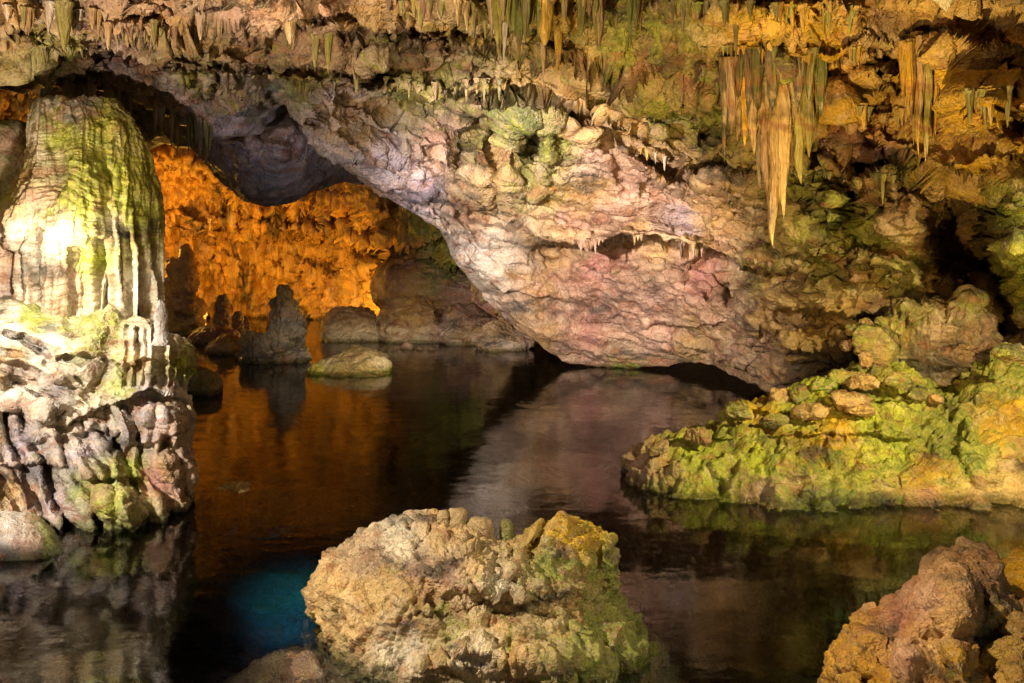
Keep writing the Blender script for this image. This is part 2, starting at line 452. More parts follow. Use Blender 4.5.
# ================================================================== SETTING
xs_main = np.concatenate([np.arange(-420, -20, 6), np.arange(-20, 1044, 1.35), np.arange(1044, 1440, 6)])
edge_main = [(-420,70),(0,84),(60,84),(100,90),(140,104),(180,122),(215,133),(240,128),(258,108),(285,98),(305,128),(330,156),
             (360,178),(385,198),(440,230),(452,258),(478,292),(515,330),(545,349),(570,363),(620,369),(700,363),(728,374),(750,384),
             (775,400),(850,420),(1024,425),(1440,430)]
depth_main = [(-400,-200,5),(0,-200,4.6),(500,-200,4.6),(1000,-200,4.6),(1400,-200,5),
    (-400,0,8),(0,0,7.4),(250,0,6.9),(500,0,7.4),(750,0,7.5),(1024,0,7),(1400,0,7),
    (0,55,9.4),(150,60,9.9),(300,60,10),(500,55,10.2),(700,55,10.2),(900,60,9.6),(1024,60,8.8),(1400,60,8),
    (-400,90,12),(0,88,12.2),(120,95,12.6),(230,125,13.6),(300,100,13.4),(350,140,14.6),(400,120,13.4),(430,230,17.6),(480,290,19.4),
    (500,100,12.3),(480,180,15.6),(560,365,20),(600,110,12.6),(600,200,15.4),(600,245,16),(600,300,18.8),(620,367,19.9),(700,362,19),
    (700,310,17),(700,200,13.9),(680,110,12),(750,150,12.4),(760,240,13.6),(760,300,14.4),(750,382,16),(800,350,14.2),(850,400,14.6),(860,250,12.4),
    (860,130,11),(950,140,10.3),(880,200,11.6),(930,380,14),(1010,200,10),(1024,300,12.5),(1024,400,13.5),(1400,200,9),(1400,400,9.5)]
feats_main = [
    ('l', [(-20,48),(90,50),(200,54),(330,62),(400,68)], 1.3, 18),
    ('l', [(80,22),(150,30),(200,24),(260,28),(320,20),(345,4)], 1.5, 20),
    ('l', [(0,95),(40,82),(110,74),(160,82),(215,118)], .4, 10),
    ('l', [(330,92),(400,100),(480,86),(560,92),(640,118),(690,165)], 1.4, 20),
    ('l', [(360,50),(470,44),(560,58),(640,48),(700,52)], 1.4, 18),
    ('l', [(610,92),(680,104),(745,84)], 1.5, 18),
    ('l', [(690,46),(780,56),(860,46),(960,40),(1040,56)], 1.2, 16),
    ('l', [(530,236),(600,242),(640,235),(700,248),(772,264)], 1.7, 34), ('r', [(530,231),(600,236),(640,229),(700,242),(772,258)], 7, .45),
    ('l', [(640,150),(680,168),(720,160),(800,182)], 1.2, 22),
    ('l', [(820,205),(870,178),(960,176),(1000,190)], 1.4, 22),
    ('l', [(830,120),(880,140),(960,170),(1040,150)], 1.1, 20),
    ('l', [(760,300),(840,318),(900,322),(980,300)], .7, 22),
    ('l', [(770,262),(830,258),(900,268)], .6, 16),
    ('l', [(350,150),(420,190),(470,215),(540,232)], .4, 16),
    ('d', [(380,-4),(470,-2),(640,-2)], 62, .9, .085), ('d', [(640,0),(760,6),(870,2)], 36, .7, .11), ('d', [(870,0),(960,-4),(1030,0)], 16, .5, .10),
    ('d', [(-10,6),(60,4),(110,14)], 44, .6, .09), ('d', [(90,24),(200,28),(260,28),(345,16)], 26, .5, .12), ('d', [(300,28),(380,30),(470,40)], 38, .5, .10),
    ('d', [(-10,52),(100,54),(200,58),(380,66)], 22, .45, .14), ('d', [(150,80),(250,72),(380,84),(520,82)], 24, .4, .13),
    ('d', [(20,84),(100,84),(150,98),(200,120)], 20, .3, .15),
    ('d', [(520,60),(600,60),(700,56)], 26, .6, .10), ('d', [(690,52),(780,60),(860,50),(960,44),(1040,58)], 34, .7, .11),
    ('d', [(820,84),(900,70),(960,74),(1040,80)], 62, .8, .085), ('d', [(830,112),(900,118)], 44, .6, .10), ('d', [(960,96),(1040,92)], 60, .7, .09),
    ('d', [(700,66),(760,62),(830,66)], 70, .7, .09), ('d', [(600,98),(660,106),(745,90)], 20, .35, .12), ('d', [(640,166),(720,176),(800,190)], 24, .4, .11),
    ('d', [(800,184),(860,180),(920,184)], 60, .6, .08), ('d', [(540,240),(640,240),(700,252),(770,266)], 12, .4, .20),
    ('d', [(455,262),(520,262),(560,268),(640,258),(700,270)], 16, .14, .16), ('d', [(300,98),(350,146),(420,200),(460,250)], 14, .3, .16),
    ('d', [(340,96),(400,104),(480,92),(600,100)], 16, .3, .14), ('d', [(400,130),(460,150),(500,150)], 50, .25, .07), ('d', [(760,270),(860,262),(930,276)], 22, .3, .10),
    ('d', [(740,320),(850,330),(960,320)], 36, .3, .07),
    ('l', [(345,104),(410,150),(480,205),(545,236)], .35, 12), ('l', [(430,104),(500,180),(570,222),(640,236)], .35, 12), ('l', [(600,124),(650,178),(720,214),(790,244)], .5, 14), ('l', [(640,140),(700,186),(760,206),(800,226)], .5, 12), ('l', [(330,130),(390,176),(450,220),(500,250)], .3, 10), ('l', [(480,292),(560,300),(640,322),(740,330)], .25, 14),
    ('r', [(300,92),(350,140),(420,200),(470,260),(540,330)], 24, .75), ('r', [(280,100),(340,160),(400,215),(450,262)], 7, -.25),
    ('r', [(480,95),(470,130),(455,175),(440,190)], 8, -.6), ('r', [(500,98),(492,150),(500,200)], 7, -.5), ('r', [(590,110),(612,150),(625,190)], 7, -.5), ('r', [(560,105),(600,140),(680,190)], 10, .5),
    ('b', 620,330,110,70,.4),
    ('p', [(520,128),(531,118),(540,126),(537,160),(526,162)], 1.6, 6), ('r', [(505,104),(530,98),(560,104),(590,118),(606,150)], 6, -.5), ('r', [(520,100),(508,140),(512,190)], 7, .35), ('r', [(548,110),(550,150),(545,185)], 5, .4),
    ('p', [(558,128),(572,124),(578,138),(562,144)], 1.1, 5),
    ('b', 905, 215, 26, 40, .7), ('p', [(918,205),(945,192),(985,176),(1012,190),(1004,250),(1024,290),(1024,352),(990,350),(985,300),(960,298),(930,288),(916,240)], 3.6, 26),
    ('p', [(828,176),(856,180),(870,200),(868,235),(850,250),(836,225)], 1.6, 14),
    ('p', [(735,80),(800,70),(830,76),(830,105),(800,128),(740,118)], 1.8, 16),
    ('p', [(660,70),(735,78),(720,92),(680,94)], 1.2, 10), ('p', [(880,84),(910,82),(900,100),(884,100)], 1, 10), ('p', [(800,150),(830,140),(840,165),(810,172)], 1, 10),
    ('p', [(255,108),(262,84),(300,78),(330,100),(318,128),(300,130)], 1.3, 10),
    ('p', [(352,66),(392,62),(420,70),(400,78),(362,76)], 1.2, 7), ('p', [(600,62),(650,60),(668,70),(620,76)], 1.2, 8), ('p', [(100,42),(150,40),(190,46),(140,50)], 1., 6), ('p', [(845,150),(880,160),(905,158),(890,172),(856,168)], 1.3, 8),
    ('p', [(1004,120),(1030,116),(1034,136),(1010,138)], 1.2, 8), ('p', [(785,196),(812,190),(818,214),(795,222)], 1.2, 10), ('p', [(690,128),(716,122),(722,140),(700,150)], 1.0, 8), ('p', [(700,292),(722,280),(746,286),(748,310),(722,306)], .8, 12),
    ('b', 690,82,58,18,1.0), ('b', 800,215,40,28,.5), ('b', 870,290,70,40,.6), ('b', 1015,240,24,60,1.2), ('b', 980,110,44,36,.6),
    ('b', 230,6,100,22,1.1), ('b', 130,14,40,20,.5), ('b', 565,2,30,16,.8), ('b', 720,330,50,40,.5), ('b', 720,278,40,24,-.9),
    ('r', [(700,220),(640,212),(560,220)], 5, -.3), ('r', [(760,225),(700,200),(650,190)], 5, -.35), ('r', [(740,250),(690,232),(620,226)], 5, -.25),
]
rough_main = [(250,8,.45),(150,60,.9),(400,70,1),(600,60,1.1),(800,60,1.2),(950,100,1.2),(850,180,1.3),(380,150,.7),(470,250,.55),(550,300,.3),(650,320,.32),(600,200,.5),(560,240,.4),(700,210,.8),(520,150,1),(780,320,.7),(850,260,1),(950,250,.5),(960,330,.8),(0,50,1)]
cols_main = [(0,20,'tan',.1),(100,10,'pink',.0),(250,8,'pink',0),(320,10,'pink',0),(60,40,'olive',.6),(160,45,'tan',.3),(250,50,'brown',.3),
    (30,70,'olive',.4),(120,70,'mauve',.15),(180,90,'lilac',.15),(210,120,'mauve',.3),(90,95,'dark',.2),(190,75,'olive',.5),(250,85,'grey',.5),
    (330,60,'brown',.35),(300,35,'brown',.3),(340,110,'lilac',.1),(390,150,'lilac',0),(420,200,'lilac',0),(470,250,'white',.0),(300,80,'olive',.5),
    (420,40,'umber',.15),(430,80,'olive',.4),(410,90,'olive',.5),(400,115,'olive',.5),(440,140,'pink',.2),(480,130,'olive',.5),(500,170,'tan',.3),
    (525,120,'dgreen',.5),(532,150,'dgreen',.4),(530,178,'olive',.45),(556,135,'green',.6),(580,118,'tan',.1),(545,190,'olive',.35),(480,200,'tan',.1),(590,160,'pink',.05),(620,200,'pink',.0),(570,210,'pink',.15),(520,20,'olive',.45),(560,10,'gold',.3),
    (620,30,'olive',.8),(640,60,'umber',.3),(560,75,'brown',.3),(590,85,'tan',.1),(640,110,'tan',.2),(660,110,'green',.8),(690,85,'olive',.9),
    (690,30,'olive',.45),(750,30,'gold',.2),(700,65,'umber',.2),(780,70,'dark',.5),(770,120,'dgreen',.6),(720,130,'olive',.7),(680,165,'brown',.3),
    (640,165,'pink',.1),(700,200,'tan',.1),(680,215,'mauve',0),(740,215,'tan',.2),(820,40,'gold',.2),(830,100,'gold',.25),(860,120,'gold',.15),
    (880,30,'brown',.3),(980,20,'tan',.1),(1020,40,'tan',.1),(930,70,'gold',.2),(1000,100,'gold',.2),(960,140,'gold',.2),(850,140,'rose',.2),(880,150,'rose',.2),
    (900,170,'olive',.3),(830,210,'dgreen',.7),(800,190,'olive',.5),(870,230,'olive',.7),(900,210,'brown',.2),(960,230,'umber',0),(970,280,'umber',0),
    (1015,220,'dgreen',.7),(1020,270,'lime',.8),(760,270,'olive',.3),(820,270,'olive',.35),(900,280,'olive',.4),(840,310,'tan',.2),(850,345,'brown',.2),(790,285,'brown',.25),(800,330,'tan',.2),
    (740,300,'brown',.25),(700,280,'rose',.1),(740,350,'brown',.3),(500,270,'pale',.0),(480,285,'pale',0),(540,290,'pink',0),(600,270,'rose',0),
    (620,310,'pink',0),(590,330,'rose',0),(650,300,'pink',0),(650,340,'pink',0),(600,360,'pink',.1),(620,368,'green',.6),(690,345,'tan',.2),(660,250,'tan',.05),
    (560,245,'tan',.1),(950,340,'brown',.2),(1020,360,'brown',.2),(-200,40,'tan',.2),(-200,80,'dark',.2),(1300,100,'gold',.4),(1300,300,'brown',.3)]
wall = sheet('cave_wall', xs_main, -260, edge_main, depth_main, feats_main, cols_main, M_far,
    [('fbm', .50, .35), ('bed', .46, .8), ('bed', .17, 2.3), ('along', .32, 1.9), ('fbm', .16, 1.6), ('flute', .07, 3), ('along', .08, 8), ('fbm', .10, 5), ('ridge', .04, 9), ('fbm', .05, 15)], 560, curl=4, top_rows=-7., rough=rough_main)
tag(wall, 'stratified pink, mauve and olive limestone wall and roof overhanging the lake', kind='structure')

# grey swelling of roof behind the diagonal rib
edge_r = [(40,150),(120,160),(165,140),(190,150),(205,165),(222,188),(245,200),(268,208),(290,202),(310,192),(345,182),(420,190),(520,250)]
rear = sheet('cave_ceiling', np.arange(40, 520, 1.6), 40, edge_r,
    [(40,40,15),(300,40,15),(520,40,16),(40,150,24),(120,150,23),(180,130,19),(230,130,16.6),(280,150,16.2),(262,205,18),(320,150,17.4),(200,100,17),(345,182,20),(420,190,22),(520,250,23),(300,100,16)],
    [('r', [(170,112),(230,118),(290,112)], 8, -.5), ('l', [(205,140),(250,150),(300,140)], .25, 14), ('b', 280,160,48,44,.9),('b', 225,150,34,24,.6)],
    [(150,110,'dark',.2),(200,120,'dgreen',.3),(230,140,'mauve',0),(280,150,'mauve',0),(270,190,'slate',.15),(310,150,'mauve',0),(330,190,'slate',.2),(320,120,'grey',.2)],
    M_far, [('fbm', .35, .5), ('ridge', .12, 1.1), ('strata', .06, 1.6), ('fbm', .05, 4)], 170, curl=5)
tag(rear, 'smooth grey swelling of the cave roof above the orange chamber', kind='structure')

# orange chamber and brown side wall
xs = np.arange(-120, 640, 1.6)
rearw = sheet('rear_chamber_wall', xs, 60, [(-120,352),(640,352)],
    [(-120,60,26),(100,60,27),(300,60,27),(640,60,24),(-120,330,33),(100,200,31),(200,200,31.5),(300,230,32.5),(350,200,30.5),(372,215,29.5),(385,260,29.8),(100,340,33),(200,340,34),(300,340,34.5),(370,340,31),
     (420,230,26.8),(420,300,27.2),(470,270,26),(520,330,26.2),(600,330,25)],
    [('l', [(150,232),(240,236),(330,232),(380,240)], .8, 14), ('l', [(340,236),(400,244),(480,250)], .7, 14), ('l', [(380,262),(440,268),(520,272)], .6, 12),
     ('r', [(378,190),(396,232),(388,300)], 12, .9), ('l', [(200,262),(300,268),(380,262)], .3, 10), ('r',[(440,215),(455,262)],10,.8),
     ('d', [(140,150),(200,160),(260,200),(400,200)], 40, .5, .10), ('d', [(150,215),(260,225),(400,235)], 36, .55, .13), ('d', [(150,262),(280,270),(400,262)], 34, .4, .14),
     ('p', [(290,250),(340,250),(345,270),(300,272)], .6, 6)],
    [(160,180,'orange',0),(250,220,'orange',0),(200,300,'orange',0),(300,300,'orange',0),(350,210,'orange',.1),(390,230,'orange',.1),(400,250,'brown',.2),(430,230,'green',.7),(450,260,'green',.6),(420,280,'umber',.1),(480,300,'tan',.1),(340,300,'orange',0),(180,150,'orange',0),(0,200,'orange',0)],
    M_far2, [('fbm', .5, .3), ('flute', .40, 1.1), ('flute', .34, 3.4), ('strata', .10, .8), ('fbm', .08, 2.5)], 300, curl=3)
tag(rearw, 'fluted orange-lit wall of the far chamber turning brown at its right', kind='structure')

# the rest of the vault: sides and far end, open behind the viewer
a = np.linspace(-.15*math.pi, 1.15*math.pi, 260)[None]; t = np.linspace(0, 1, 90)[:, None]
vault = np.stack([np.cos(a)*27*(1-.25*t**2), 14+np.sin(a)*24*(1-.25*t**2), -3+14*np.sin(t*math.pi/2)+0*a], -1)
vault = displace(vault, False, [('fbm', 2.2, .09), ('ridge', .8, .35)], 'eye')
vc = np.zeros(vault.shape[:2]+(4,)); vc[..., :3] = PAL['brown']; vc[..., 3] = .2
tag(mesh_from_grid('cave_vault', vault, vc, M_vault), 'dark outer walls of the cave behind everything', kind='structure')

# lake bed
gx, gy = np.meshgrid(np.linspace(-27, 27, 420), np.concatenate([np.linspace(1, 12, 260), np.linspace(12.1, 42, 140)]))
gz = -1.5+.5*fbm(np.stack([gx*.35, gy*.35, 0*gx], -1), 5)
gz += -.5*np.exp(-(((gx+2.6)/1.0)**2+((gy-10.4)/2.0)**2))                      # blue hole
gz += .9*np.exp(-(((gx-3.0)/2.6)**2+((gy-6.2)/1.5)**2))
bed = np.stack([gx, gy, gz], -1); bed = displace(bed, False, [('ridge', .12, 1.3), ('lump', .1, 1.6)], 'eye')
bc = np.zeros(bed.shape[:2]+(4,)); bc[..., :3] = (.20,.16,.10); bc[..., 3] = .25
tag(mesh_from_grid('lakebed', bed, bc, M_bed), 'silt and rubble floor of the lake', kind='structure')

# water: closed box, flat top
def water():
    x0, x1, y0, y1, z0, z1 = -27, 27, .6, 42, -6, 0
    v = [(x0,y0,z0),(x1,y0,z0),(x1,y1,z0),(x0,y1,z0),(x0,y0,z1),(x1,y0,z1),(x1,y1,z1),(x0,y1,z1)]
    me = bpy.data.meshes.new('water'); me.from_pydata(v, [], [(0,3,2,1),(4,5,6,7),(0,1,5,4),(1,2,6,5),(2,3,7,6),(3,0,4,7)])
    me.materials.append(water_mat()); o = bpy.data.objects.new('water', me); COL.objects.link(o); return o
tag(water(), 'still dark lake water mirroring the cave', kind='structure')

# ================================================================== THINGS
def pl(Yc, ky=0., kx=0., y0=0, x0=0):
    return lambda X, Y: Yc+ky*(Y-y0)+kx*(X-x0)

ROCK = [('fbm', .10, 1.4), ('ridge', .07, 2.6), ('lump', .05, 5), ('fbm', .02, 14), ('lump', .012, 19)]

# --- foreground boulder
fb = star_rock('boulder', [(312,600),(317,578),(334,560),(354,545),(374,527),(398,518),(424,515),(446,522),(460,520),(480,528),(500,544),(522,547),
      (536,543),(541,528),(543,516),(560,515),(580,522),(600,533),(614,541),(618,560),(613,600),(628,615),(652,638),(667,655),(672,690),(660,760),(560,800),(430,790),(370,730),(325,660)],
    (480,625), pl(6.3, -.0035, 0, 600), .85, .8,
    [(340,590,'tan',.1),(380,560,'brown',.05),(400,540,'pale',.1),(440,530,'tan',.1),(440,570,'pink',.05),(420,600,'brown',.2),(480,560,'tan',.25),(500,580,'pale',.2),(560,560,'olive',.55),(560,525,'gold',.15),(590,535,'gold',.3),(610,560,'olive',.6),
     (560,610,'tan',.4),(500,620,'tan',.45),(440,620,'olive',.5),(400,640,'pale',.15),(350,630,'tan',.1),(470,655,'pale',.1),(520,660,'tan',.35),(590,650,'olive',.55),(640,650,'olive',.6),(600,610,'olive',.5),(560,680,'olive',.4),(430,700,'brown',.3)],
    M_near, [('fbm', .09, 1.4), ('ridge', .07, 3.2), ('lump', .05, 6.5), ('lump', .028, 14), ('fbm', .028, 22), ('ridge', .02, 12), ('crack', .04, 2.2), ('bed', .06, 5)],
    [('b', 470,560,50,40,.15), ('r', [(440,600),(520,610),(600,640)], 10, -.05), ('r', [(603,535),(596,560),(606,600)], 6, -.12), ('r', [(400,690),(460,650),(560,665)], 14, .12), ('l', [(390,600),(430,612),(480,606)], .04, 12)], 620, 420)
tag(fb, 'large pitted tan boulder with lime-green moss on its right, in the foreground water', 'boulder')

def stub(px, py0, py1, w, Y, col, moss, label, name='stalagmite', cat='stalagmite', group=None, lean=0, mat=None):
    o = body(name, [(py0, px-w*.18+lean, px+w*.18+lean), (py0+(py1-py0)*.12, px-w*.36+lean, px+w*.36+lean), (py0+(py1-py0)*.5, px-w*.45, px+w*.45), (py1, px-w*.6, px+w*.6)], Y, 1,
             [(px, py0, col, moss), (px, py1, col, moss)], mat or M_near, [('fbm', .03*Y/6, 5), ('ridge', .015*Y/6, 12)], nu=48, nv=40)
    return tag(o, label, cat, group)
stub(456,509.0,540,25.650000000000002,6.430000000000001,'tan',.0,None,name='knob',cat=None).parent = fb
stub(443,511.0,534,14.850000000000001,6.38,'tan',.0,None,name='knob',cat=None).parent = fb
stub(478,518.0,550,35.1,6.430000000000001,'tan',.1,None,name='knob',cat=None).parent = fb
stub(507,520.0,556,17.55,6.48,'olive',.4,None,name='knob',cat=None).parent = fb
stub(539,537.0,562,17.55,6.33,'tan',.1,None,name='knob',cat=None).parent = fb

# --- submerged rock beside the boulder
s1 = star_rock('submerged_rock', [(200,690),(225,650),(262,622),(300,612),(330,622),(370,650),(430,664),(470,690),(470,760),(330,800),(210,760)], (330,700), pl(5.6,-.006,0,680), .5, .5,
    [(240,670,'umber',.1),(300,640,'rose',.0),(330,630,'mauve',0),(400,670,'tan',.1),(280,680,(.10,.06,.05),.1)], M_near, ROCK, nu=240, nv=120)
s1.location.z -= .24
tag(s1, 'dark reddish rock just below the water left of the foreground boulder', 'rock')

# --- right corner rock
rc = star_rock('boulder', [(828,690),(834,658),(846,634),(860,614),(878,612),(902,602),(924,582),(938,556),(962,545),(984,549),(999,563),(1004,590),(1024,608),(1070,640),(1110,760),(1060,860),(940,880),(830,820)],
    (940,690), pl(4.9,-.004,0,620), .75, .7,
    [(850,640,'gold',.2),(880,670,'gold',.05),(900,620,'rose',.1),(925,600,'pink',.0),(960,580,'tan',.15),(985,570,'brown',.1),(940,640,'tan',.0),(985,640,'olive',.35),(1005,610,'brown',.3),(900,660,'pink',0),(960,670,'gold',.2)],
    M_near, [('fbm', .08, 1.5), ('bedr', .08, 3), ('ridge', .05, 3.4), ('fbm', .04, 7), ('crack', .05, 2.5), ('fbm', .015, 24)],
    [('r', [(965,548),(985,600),(990,683)], 9, -.16), ('r', [(925,585),(915,630),(900,690)], 16, .14), ('r', [(958,560),(950,620),(965,683)], 15, .16), ('r', [(885,610),(890,650),(870,690)], 8, -.12), ('r', [(1015,615),(1020,683)], 9, .1)], 520, 360)
tag(rc, 'peaked brown and ochre boulder in the bottom right corner of the view', 'boulder')
yb = star_rock('boulder', [(996,585),(1000,562),(1012,552),(1034,546),(1080,560),(1100,640),(1030,680),(1000,640)], (1050,605), pl(5.9,-.004,0,600), .4, .4,
    [(1010,565,'gold',.3),(1020,595,'gold',.1)], M_near, ROCK, nu=200, nv=120)
tag(yb, 'small golden mossy rock cut off by the right edge behind the peaked boulder', 'boulder')

# --- right ledge
ledge_cols = [(640,470,'pink',.1),(660,460,'tan',.3),(690,450,'lime',.4),(720,440,'lime',.5),(700,490,'lime',.6),(650,500,'olive',.5),(760,420,'gold',.4),(800,400,'lime',.5),(760,460,'lime',.65),(760,495,'brown',.4),(830,440,'gold',.4),(860,420,'lime',.5),
     (850,480,'lime',.6),(830,500,'dgreen',.7),(900,450,'lime',.5),(920,480,'gold',.4),(920,505,'rose',.1),(960,460,'green',.9),(950,420,'green',.9),(1000,420,'gold',.3),(1000,370,'green',.8),(985,500,'tan',.1),(1020,490,'tan',.1),(870,370,'lime',.6),(1200,450,'gold',.4)]
led = star_rock('rock_ledge', [(627,478),(629,458),(648,441),(690,431),(722,424),(738,404),(768,396),(800,384),(840,378),(852,368),(900,368),(925,382),(950,392),(978,384),(990,365),(1004,352),(1020,345),(1060,340),(1200,345),(1330,420),(1330,600),
      (1000,640),(800,630),(660,590),(630,530)], (900,490), pl(10.3,-.0105,0,470), .95, 1.0, ledge_cols, M_mid,
    [('fbm', .16, .9), ('bed', .12, 1.6), ('bedr', .05, 4.5), ('flute', .09, 2.6), ('flute', .03, 8), ('fbm', .05, 5), ('ridge', .03, 9), ('crack', .06, 1.4)],
    [('l', [(690,432),(760,440),(850,432),(930,440)], .12, 14), ('r', [(940,395),(950,440),(970,500)], 10, -.09), ('r', [(975,400),(985,470)], 22, .16), ('l', [(740,404),(800,412),(880,402),(930,410)], .14, 12), ('r',[(640,470),(760,462),(900,470)],16,.1)], 900, 420, flat=.7)
tag(led, 'long yellow-green mossy ledge of rock rising from the water on the right', 'rock ledge')

# --- knobbed rock behind the ledge
kn = star_rock('rock', [(880,400),(872,350),(885,322),(902,300),(920,306),(935,302),(946,310),(958,298),(970,292),(979,297),(980,310),(992,322),(990,338),(974,350),(966,376),(950,400),(915,420)], (935,350), pl(12.0,0,0), .6, .5,
    [(900,320,'olive',.25),(940,330,'brown',.3),(975,310,'olive',.3),(985,330,'brown',.3),(930,370,'dark',.2),(960,350,'brown',.3)], M_mid,
    [('fbm', .16, 1.5), ('bed', .2, 2.4), ('flute', .08, 4), ('ridge', .05, 6), ('fbm', .04, 12)], nu=300, nv=160)
tag(kn, 'knobbly olive outcrop with a mushroom-shaped end behind the mossy ledge', 'rock')

# --- left pedestal
ped_cols = [(10,330,'white',.1),(40,350,'white',.2),(30,320,'green',.7),(90,340,'green',.7),(60,370,'pale',.2),(20,380,'pale',.1),(100,330,'olive',.5),(60,385,'slate',.2),(30,400,'white',.1),(100,370,'pale',.35),(130,360,'tan',.2),(150,340,'white',.1),
     (165,350,'pale',.2),(185,360,'lime',.6),(190,375,'green',.7),(120,385,'green',.5),(90,410,'pale',.2),(150,400,'lilac',.15),(180,400,'white',.1),(130,420,'grey',.2),(60,430,'pale',.1),(20,440,'mauve',.1),(40,470,'slate',.2),(80,450,'mauve',.2),
     (110,440,'slate',.3),(160,430,'lilac',.15),(185,450,'mauve',.1),(130,470,'lime',.6),(90,490,'green',.5),(60,500,'mauve',.2),(110,505,'lime',.5),(20,490,'tan',.1),(160,480,'rose',.2),(-100,400,'pale',.2)]
folds = []
for k in range(19):                                          # draped folds of the lower half, slanting to the water
    x = -40+k*13+4*math.sin(k*2.3); c_ = 6*math.sin(k*1.1)
    folds.append(('r', [(x, 404+5*math.sin(k*2.1)), (x+8+c_, 432), (x+20-c_, 462), (x+36+c_, 496), (x+50, 535)], 3.4 if k % 2 else 5.0, -.13 if k % 2 else .09))
folds += [('l', [(-30,470),(40,462),(100,478),(150,470)], .12, 14), ('l', [(20,440),(90,430),(150,440),(190,432)], .14, 14)]
for k in range(9):                                           # swirls of the upper shelf
    y = 330+k*8
    folds.append(('r', [(-30, y-6), (20, y+4*math.sin(k)), (60, y+14), (84, y+26+4*math.cos(k*2))], 4.4, -.10 if k % 2 else .08))
for k in range(8): folds.append(('r', [(128+k*9, 326+k*2), (130+k*9, 352), (126+k*9, 384)], 2.6, -.14))
for k in range(5): folds.append(('r', [(96+k*20, 400-k), (114+k*18, 410), (122+k*16, 432), (112+k*16, 452)], 3.4, -.12))
pd = star_rock('rock_pedestal', [(-260,300),(-100,292),(0,296),(40,312),(80,318),(110,300),(125,318),(150,318),(165,330),(180,338),(190,348),(196,365),(192,380),(184,392),(190,400),(193,420),(189,445),(196,470),(193,500),(170,560),(100,600),(-60,620),(-260,560)],
    (40,430), pl(9.7,-.0052,0,420), .95, 1.2, ped_cols, M_mid,
    [('fbm', .12, 1.0), ('bedr', .07, 1.6), ('along', .06, 5), ('fbm', .03, 4), ('ridge', .02, 7), ('fbm', .012, 14)],
    [('l', [(0,330),(60,352),(120,362),(150,356),(190,372)], .22, 16), ('l', [(-20,400),(60,425),(110,408),(150,388),(192,392)], .22, 20), ('r', [(0,345),(50,370),(70,400),(40,420)], 10, .22), ('r', [(20,385),(60,392),(66,410)], 12, -.3),
     ('r', [(60,430),(90,470),(130,510)], 12, .14), ('r', [(100,430),(130,450),(150,490)], 7, -.14), ('r', [(130,400),(165,415),(175,460)], 12, .2),
     ('r', [(112,345),(105,375),(90,395)], 7, -.2), ('r', [(150,322),(152,372)], 8, .2), ('r',[(168,335),(170,380)],7,.14),('r', [(160,325),(160,380)], 4, -.14), ('r',[(110,500),(135,520)],14,.2), ('r',[(70,310),(76,345)],6,-.15)]+folds, 760, 520, flat=.75)
tag(pd, 'folded white and green rock pedestal rising from the water below the left flowstone column', 'rock')
lr = star_rock('boulder', [(-40,520),(-5,513),(20,513),(45,525),(60,540),(72,552),(74,575),(20,600),(-60,590)], (10,556), pl(7.9,-.003,0,550), .45, .5,
    [(10,530,'white',0),(30,545,'pink',0),(50,540,'green',.9),(65,550,'dgreen',.8),(0,555,'slate',.2)], M_near, [('fbm', .05, 2), ('fbm', .02, 8), ('lump', .01, 14)], nu=200, nv=120)
tag(lr, 'small pinkish-white rounded rock at the waterline in front of the left pedestal', 'boulder')

# --- flowstone column
fc = body('flowstone_column', [(101,36,116),(105,34,120),(110,33,125),(118,32,131),(130,32,139),(150,33,147),(175,26,154),(195,14,158),(220,-4,159),(260,-14,159),(340,-18,159)], 10.6, .62,
    [(60,108,'slate',.2),(80,112,'dark',.2),(98,112,'slate',.2),(70,118,'olive',.4),(50,130,'pale',.2),(60,150,'pale',.05),(80,140,'lime',.75),(100,160,'lime',.8),(120,130,'olive',.8),(140,180,'lime',.85),(90,190,'olive',.75),(60,200,'pink',.2),(30,200,'green',.8),(20,190,'green',.9),
     (40,235,'white',0),(80,235,'white',0),(110,210,'lime',.7),(130,230,'pale',.4),(150,220,'lime',.7),(60,270,'white',.0),(20,265,'pink',0),(90,270,'pink',.05),(110,260,'lime',.4),(130,290,'pale',.2),(150,280,'white',.1),(60,310,'pale',.3),(20,300,'mauve',.1)],
    M_smooth, [('fbm', .04, 1.0), ('flute', .05, 4), ('flute', .025, 12), ('strata', .022, 12), ('fbm', .012, 7)],
    [('r', [(58,110),(52,160),(40,220)], 12, .12), ('r', [(90,110),(100,170),(115,230)], 14, .14), ('r', [(72,120),(76,190),(66,240)], 8, -.08), ('r', [(125,130),(140,190),(146,240)], 9, .1), ('r', [(112,130),(126,190),(130,330)], 5, -.1),
     ('r', [(32,252),(36,330)], 3.6, -.34), ('r', [(62,232),(64,330)], 4.2, -.38), ('r', [(97,250),(93,330)], 4.0, -.38), ('r', [(118,240),(116,330)], 3.6, -.34), ('r', [(140,235),(140,330)], 3.4, -.34), ('r', [(48,258),(50,330)], 2.4, -.16), ('l', [(20,250),(40,252),(100,254),(116,250)], .06, 6)], nu=620, nv=460, flute=(.16, 3.6, 190, 250))
tag(fc, 'massive fluted flowstone column with a mossy dome top and lamp-lit white foot on the left', 'flowstone column')
pb = body('rock_pillar', [(121,2,28),(126,-24,31),(150,-30,33),(185,-34,33),(240,-40,30)], 10.9, .7,
    [(10,130,'dgreen',.4),(15,150,'pink',.1),(25,170,'pale',.2),(5,180,'green',.6)], M_mid, [('fbm', .1, 1.6), ('ridge', .06, 3), ('lump', .03, 8)], nu=160, nv=120)
tag(pb, 'short flat-topped pale rock pillar at the left edge behind the flowstone column', 'rock pillar')
stub(161,299,345,13,8.95,'white',.25,None, name='stump', cat=None, mat=M_mid).parent = pd

